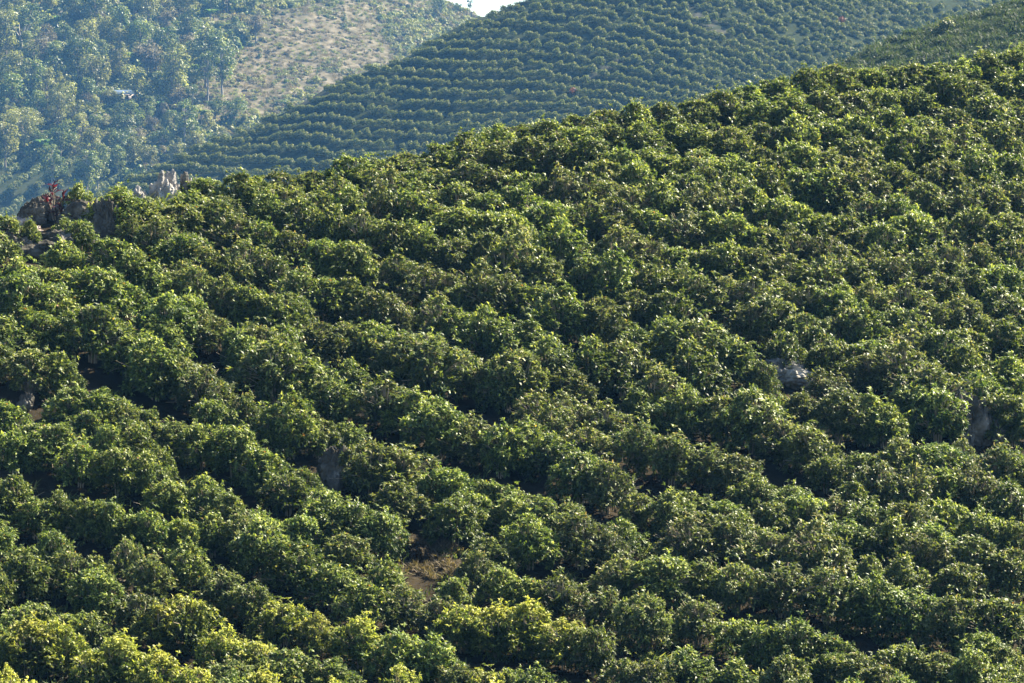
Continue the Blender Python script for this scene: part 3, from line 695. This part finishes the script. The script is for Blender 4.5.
BIG = [(22, 105, 46, 0), (95, 59, 30, 3), (14, 50, 44, 5), (46, 68, 36, 5), (55, 46, 36, 4), (78, 40, 34, 2), (135, 66, 28, 3), (131, 100, 27, 4), (107, 120, 20, 0), (151, 117, 15, 9),
       (92, 130, 36, 5), (138, 127, 16, 9), (163, 131, 26, 1), (184, 97, 18, 8), (215, 98, 20, 11), (234, 96, 24, 11), (165, 6, 20, 9), (121, 5, 36, 4), (205, 33, 36, 11), (222, 40, 24, 6), (207, 48, 18, 8),
       (195, 130, 22, 3), (176, 140, 15, 7), (121, 132, 26, 2), (46, 27, 26, 10), (58, 98, 28, 5), (38, 92, 28, 4), (12, 72, 42, 4), (155, 50, 24, 9), (112, 60, 16, 9), (140, 20, 28, 2), (100, 15, 26, 3),
       (80, 4, 30, 0), (30, 5, 28, 2), (188, 12, 24, 11), (60, 122, 28, 11), (52, 140, 22, 6), (170, 70, 24, 2), (192, 85, 18, 8), (75, 92, 22, 7), (150, 148, 18, 3), (448, -6, 7, 3), (440, 0, 14, 2), (412, -8, 12, 2), (470, -3, 7, 8), (458, 0, 9, 11), (425, 55, 7, 2)]
taken = []; ntree = 0
for t in BIG:
    if tree(*t): taken.append((t[0], t[1])); ntree += 1
for j in range(17):
    for i in range(17):
        px_ = -14 + i*16.5 + (j % 2)*8 + rnd.uniform(-6, 6); py_ = -16 + j*10 + rnd.uniform(-5, 5)
        if py_ > 158 - max(0, 40 - px_)*.3 or bare_far(px_, py_ + 14) > .25: continue
        if px_ < 60 and py_ > 132: continue
        if any(abs(px_ - a) < 11 and abs(py_ - b) < 8 for a, b in taken): continue
        if abs(px_ - 131) < 20 and 70 < py_ < 88: continue
        if tree(px_, py_, rnd.choice([rnd.uniform(10, 18), rnd.uniform(14, 30)]), rnd.choice([0, 1, 1, 2, 2, 3, 4, 4, 4, 5, 5, 6, 7, 0, 9, 10, 11])): ntree += 1
print('trees', ntree)

# bare dead tree
def dead_tree():
    p = hit(g_far, 20, 22, 12/K, 545, 860, 4)*K
    e = bpy.data.objects.new('dead_tree', None); CO.objects.link(e); e.location = p; e.scale = (1.4, 1.4, 1.4)
    t = Geo(); bent(t, [np.array([0, 0, -.4]), np.array([.2, 0, 3]), np.array([0, .1, 5.5])], .55, .35, 7)
    link('trunk', t.mesh('trunk', M_pale_bark), e)
    for k in range(7):
        a = k*.95; b = Geo(); r_ = rnd.uniform(1.6, 2.6)
        bent(b, [np.array([0, .1, 4.6 + k*.12]), np.array([math.cos(a)*r_*.5, math.sin(a)*r_*.5, 6.2]), np.array([math.cos(a)*r_, math.sin(a)*r_, 8.3 + rnd.uniform(-.6, .5)])], .26, .08, 5)
        link('branch', b.mesh('branch', M_pale_bark), e)
    tag(e, 'pale bare dead tree with upright branches in the photo corner', 'dead tree')
dead_tree()

# banana plants
def banana_mesh(seed):
    r = np.random.default_rng(seed); g = Geo(); s = Geo()
    for st in range(3):
        o_ = np.array([r.normal()*.7, r.normal()*.7, 0]); hh = r.uniform(1.8, 2.8); bent(s, [o_ - [0, 0, .3], o_ + [0, 0, hh]], .14, .1, 6)
        for k in range(7):
            a = k*.9 + r.uniform(-.2, .2); d0 = np.array([math.cos(a)*.5, math.sin(a)*.5, 1.0]); p = o_ + np.array([0, 0, hh]); wv = 0.33; seg = .55
            side = unit(np.cross(d0, [0, 0, 1.])); prev = None; V = []; tl = r.uniform(.2, 1)
            for q in range(5):
                w_ = wv*(0.35, .9, 1, .8, .1)[q]; V += [p - side*w_, p + np.array([0, 0, -.05]), p + side*w_]
                p = p + unit(d0)*seg; d0 = d0 + np.array([0, 0, -.42])
            Q = []
            for q in range(4): Q += [(q*3, q*3 + 1, q*3 + 4, q*3 + 3), (q*3 + 1, q*3 + 2, q*3 + 5, q*3 + 4)]
            g.add(np.array(V), np.array(Q), tl)
    return g.mesh('leaves', M_banana), s.mesh('stem', M_bark)
BM = [banana_mesh(600 + i) for i in range(4)]
BP = [(84, 29), (101, 36), (96, 44), (88, 36), (165, 30), (172, 38), (181, 33), (150, 38), (176, 52), (184, 46), (181, 76), (190, 82), (164, 104), (158, 100), (171, 108), (124, 55), (134, 55), (143, 62), (209, 112), (75, 64), (42, 141), (152, 66), (206, 116), (166, 88), (60, 16), (197, 62), (180, 60), (186, 30), (214, 8), (155, 96)]
for i, (a, b) in enumerate(BP):
    p = hit(g_far, a, b, 3.6, 545, 860, 4)
    if not p: continue
    p = p*K
    e = bpy.data.objects.new('banana_plant', None); CO.objects.link(e); e.location = (p.x, p.y, p.z); s_ = rnd.uniform(1.3, 1.8); e.scale = (s_, s_, s_); e.rotation_euler = (0, 0, rnd.uniform(0, 6))
    link('leaves', BM[i % 4][0], e); link('stem', BM[i % 4][1], e)
    tag(e, unique('banana plant with drooping leaves in the far forest', a, b + 6), 'banana plant', 'banana plants in the far forest')

# hut among the trees
def box(x0, x1, y0, y1, z0, z1):
    g = Geo(); V = [(x, y, z) for z in (z0, z1) for y in (y0, y1) for x in (x0, x1)]
    g.add(np.array(V, float), [(0, 1, 5, 4), (1, 3, 7, 5), (3, 2, 6, 7), (2, 0, 4, 6), (4, 5, 7, 6), (0, 2, 3, 1)], .5); return g
M_wall = noise_mat('hut_wall', [(.3, (.30, .26, .24)), (.7, (.45, .40, .37))], .7, bump=.1)
M_tin = noise_mat('tin_roof', [(.3, (.05, .075, .12)), (.7, (.10, .135, .20))], .5, rough=.8, bump=.1)
M_door = noise_mat('hut_door', [(.3, (.10, .06, .04)), (.7, (.2, .12, .08))], 1.5, bump=0)
p = hit(g_far, 126, 88, 3.0, 545, 860, 4)*K
hut = bpy.data.objects.new('hut', None); CO.objects.link(hut); hut.location = p; hut.rotation_euler = (0, 0, .25); hut.scale = (1.1, 1.1, 1.1)
tag(hut, 'small hut with a bluish tin roof half hidden among the forest trees', 'hut')
link('wall', box(-3.2, 3.2, -1.8, 1.8, -1.2, 2.1).mesh('wall', M_wall), hut)
g = Geo(); g.add(np.array([(-3.8, -2.5, 1.95), (3.8, -2.5, 1.95), (3.8, 0, 3.2), (-3.8, 0, 3.2), (-3.8, 2.5, 1.95), (3.8, 2.5, 1.95),
    (-3.8, -2.5, 2.05), (3.8, -2.5, 2.05), (3.8, 0, 3.3), (-3.8, 0, 3.3), (-3.8, 2.5, 2.05), (3.8, 2.5, 2.05)], float),
    [(1, 0, 3, 2), (2, 3, 4, 5), (6, 7, 8, 9), (9, 8, 11, 10), (0, 1, 7, 6), (5, 4, 10, 11)], .5)
link('roof', g.mesh('roof', M_tin), hut)
link('door', box(-.5, .5, -1.88, -1.81, -.2, 1.8).mesh('door', M_door), hut)
link('window', box(1.4, 2.3, -1.88, -1.81, .7, 1.5).mesh('window', M_door), hut)

# ------------------------------------------------------------------ rocks
def rock_mesh(seed, sx, sy, sz, mat, spiky=0.0, sub=5, rough=.75):
    import bmesh
    bm = bmesh.new(); bmesh.ops.create_icosphere(bm, subdivisions=sub, radius=1.0)
    off = Vector((seed*3.7, seed*1.3, seed*.9))
    for v in bm.verts:
        c = v.co.copy(); n1 = mnoise.noise(c*1.1 + off); q = c*1.9 + off
        rid = 1 - abs(mnoise.noise(Vector((q.x*1.6, q.y*1.6, q.z*.6))))*2.2
        k = 1 + rough*n1 + .22*rid*rough + .12*mnoise.noise(c*5 + off) + .06*mnoise.noise(c*11 + off)
        # flattened facets as in broken limestone
        ft = mnoise.cell(Vector((c.x*1.7, c.y*1.7, c.z*1.7)) + off); k += .16*ft*rough; k -= .16*max(0, 1 - abs(mnoise.noise(c*2.6 + off*1.7))*7)
        c = c*k
        if spiky and c.z > 0: c.z *= 1 + spiky*max(0, mnoise.noise(Vector((c.x*2.2, c.y*2.2, seed*2.0))) + .25)*1.8
        v.co = Vector((c.x*sx, c.y*sy, c.z*sz))
    me = bpy.data.meshes.new('rock'); bm.to_mesh(me); bm.free(); me.materials.append(mat); return me
def rock(px, py, wpx, hpx, mat, label, name='rock', spiky=0, seed=None, depth=.9, fn=g_front, lim=None):
    """px,py = middle of the visible face; sits on the ground at its foot"""
    p = hit(fn, px, py + hpx*.5, 0.0, 60, lim or 126, 1.5)
    if p is None:
        u, t = pix(px, py); y = float(np.interp(u, *D1)) - .5; p = Vector((u*y, y, fn(u*y, y)))
    m = p.y/F; sx = wpx*m/2; sz = hpx*m/1.75
    o = link(name, rock_mesh(seed or rnd.randrange(1, 900), sx, max(sx, .25)*depth, sz, mat, spiky))
    o.location = (p.x, p.y + sx*depth*.3, p.z + sz*.42); tag(o, label, 'rock'); return o
rock(107, 216, 27, 42, M_rock_d, 'tall dark block at the higher end of the ridge outcrop', 'boulder', seed=11, spiky=.2)
rock(78, 214, 46, 26, M_rock_d, 'broad dark ledge in the middle of the ridge outcrop', 'boulder', seed=12)
rock(60, 236, 60, 26, M_rock_d, 'low dark ledge at the foot of the ridge outcrop', 'boulder', seed=13)
rock(34, 208, 24, 26, M_rock_d, 'rounded dark boulder beyond the red plant near the pinkish slab', 'boulder', seed=14)
rock(52, 200, 18, 28, M_rock_d, 'dark upright rock behind the red plant stem', 'boulder', seed=15)
rock(88, 194, 26, 16, M_rock_d, 'flat-topped brown rock capping the ridge outcrop', 'boulder', seed=16)
rock(14, 238, 40, 26, M_rock_d, 'dark broken ledge at the photo edge below the pinkish slab', 'boulder', seed=17)
rock(18, 209, 22, 11, M_stone_p, 'pinkish sunlit slab beside the dark ridge outcrop', 'boulder', seed=18)
rock(36, 226, 12, 8, M_stone_p, 'small pale stone lying on the dark ledge', seed=19)
rock(169, 184, 24, 36, M_rock_p, 'tallest pale limestone pinnacle on the ridge', 'rock_pinnacle', spiky=.12, seed=21)
rock(160, 190, 18, 28, M_rock_p, 'pale jagged rock leaning against the tallest pinnacle', 'rock_pinnacle', spiky=.1, seed=22)
rock(185, 180, 16, 28, M_rock, 'grey pinnacle standing apart from the tallest one', 'rock_pinnacle', spiky=.25, seed=23)
rock(181, 195, 16, 12, M_rock, 'bluish grey boulder under the grey pinnacle', seed=24)
rock(134, 184, 18, 16, M_rock_p, 'low pointed pale rock between the outcrop and the pinnacles', 'rock_pinnacle', spiky=.3, seed=25)
rock(334, 466, 32, 44, M_rock_d, 'dark pointed boulder standing alone between dense shrubs', 'boulder', spiky=.15, seed=31)
rock(784, 371, 46, 30, M_rock, 'long pale streaked rock in the gap between shrubs', 'boulder', seed=32)
rock(772, 352, 18, 16, M_rock, 'small grey rock above the long pale one', seed=33)
rock(757, 362, 14, 16, M_rock_d, 'dark rock touching the upper end of the long pale one', seed=43)
rock(866, 379, 18, 20, M_rock, 'rounded grey rock in shade beyond the long pale one', 'boulder', seed=34)
rock(838, 388, 20, 18, M_rock_d, 'dim rock between two shrubs near the rounded grey one', seed=35)
rock(971, 420, 34, 46, M_rock_d, 'craggy grey rock in the shrub gap near the photo edge', 'boulder', spiky=.4, seed=36)
rock(998, 428, 20, 34, M_rock_d, 'narrow dark rock beside the craggy grey one', 'boulder', seed=37)
rock(890, 461, 18, 11, M_rock, 'small flat rock at the foot of the tall shrub', seed=38)
rock(30, 386, 22, 20, M_rock_d, 'grey boulder in the gap under the lone dark shrub', 'boulder', seed=39)
rock(46, 420, 20, 15, M_rock_d, 'low grey boulder below the gap with three rocks', 'boulder', seed=40)
rock(25, 402, 14, 22, M_rock_d, 'dark rock between the two grey boulders in the gap', seed=41)
rock(156, 432, 18, 22, M_rock_d, 'dim boulder between shrubs below the long dark crown', 'boulder', seed=42)
rock(324, 361, 9, 9, M_rock_p, 'small white stone showing between shrubs', seed=44)
rock(262, 408, 16, 12, M_rock_d, 'dark rock behind a round shrub above the pointed boulder', seed=45)
rock(739, 376, 8, 12, M_rock_p, 'pale stone beside the big dark shrub', seed=46)
rock(738, 395, 10, 6, M_stone_p, 'pale flat stone at the foot of the big dark shrub', seed=47)
rock(375, 522, 8, 22, M_rock, 'narrow grey rock above the bare earth bank', seed=48)
rock(236, 516, 14, 6, M_rock, 'thin grey stone lying among the lower shrubs', seed=49)
rock(418, 552, 22, 20, M_soil, 'rounded brown lump of earth on the bare bank', 'earth_mound', seed=50)

# ------------------------------------------------------------------ red-leaved plants
def red_plant(px, py, h, label, fn=g_front, y0=60, y1=125, sc_=1.0, n=60):
    u_, t_ = pix(px, py); y_ = float(np.interp(u_, *D1)) - 1; p = Vector((u_*y_, y_, t_*y_ - h))
    e = bpy.data.objects.new('red_plant', None); CO.objects.link(e); e.location = p
    r = np.random.default_rng(int(px)); s = Geo(); g = Geo()
    for k, (dx, hh) in enumerate(((-.12, h*.95), (.25, h*.72), (-.3, h*.6), (.12, h*.42))):
        top = np.array([dx, r.normal()*.1, hh - .35*sc_]); bent(s, [np.array([dx*.3, 0, -.3]), top*np.array([.7, .7, .5]), top], .03*sc_, .02*sc_)
        m = n//4; b = np.repeat(top[None], m, 0) - np.array([0, 0, 1])*r.uniform(0, .35, (m, 1))*sc_
        leaves(g, b, unit(r.normal(size=(m, 3))*.7 + np.array([0, 0, .9])), r.uniform(.3, .5, m)*sc_, .09*sc_, r.uniform(0, 1, m), droop=.25, r=r)
    link('leaves', g.mesh('leaves', M_red), e); link('stem', s.mesh('stem', M_bark), e)
    tag(e, label, 'red plant')
red_plant(56, 174, 1.5, 'red-leaved plant with thin stems standing on the ridge outcrop')
def red_tree(px, py, h, label):
    p = hit(g_mid, px, py, h/K, 335, 520, 3)*K; e = bpy.data.objects.new('red_tree', None); CO.objects.link(e); e.location = p
    r = np.random.default_rng(int(px)); g = Geo(); s = Geo(); n = 260; d = rand_dir(n, r)
    cards(g, np.array([0, 0, h*.65]) + d*np.array([.9, .9, .8])*r.uniform(.4, 1, (n, 1)), d, r.uniform(.2, .4, n), r.uniform(0, 1, n), r)
    bent(s, [np.array([0, 0, -.3]), np.array([.1, 0, h*.6])], .12, .06)
    link('crown', g.mesh('crown', M_redtree), e); link('trunk', s.mesh('trunk', M_bark), e); tag(e, label, 'tree', 'small reddish trees on the middle hill')
M_redtree = leaf_mat('reddish_leaf', [(0, (.14, .05, .04)), (1, (.17, .08, .06))], rough=.5, obj_var=.1)
red_tree(573, 86, 2.0, 'small red-leaved tree low on the middle hill, above the near ridge centre')
red_tree(842, 16, 2.0, 'small orange-red tree high on the middle hill near the grassy spur')

# ------------------------------------------------------------------ haze
hz = link('haze', mesh_np('haze', [(-1900, -300, -95), (1900, -300, -95), (1900, 2000, -95), (-1900, 2000, -95), (-1900, -300, 175), (1900, -300, 175), (1900, 2000, 175), (-1900, 2000, 175)],
     [(3, 2, 1, 0), (4, 5, 6, 7), (0, 1, 5, 4), (1, 2, 6, 5), (2, 3, 7, 6), (3, 0, 4, 7)]))
mh = new_mat('haze'); pv = N(mh, 'ShaderNodeVolumePrincipled'); pv.inputs['Density'].default_value = 0.00012
pv.inputs['Color'].default_value = (.15, .41, .88, 1); pv.inputs['Anisotropy'].default_value = .1
oo = N(mh, 'ShaderNodeOutputMaterial'); mh.node_tree.links.new(pv.outputs[0], oo.inputs['Volume'])
hz.data.materials.append(mh); tag(hz, 'thin bluish haze over the valley', None, None, 'stuff')
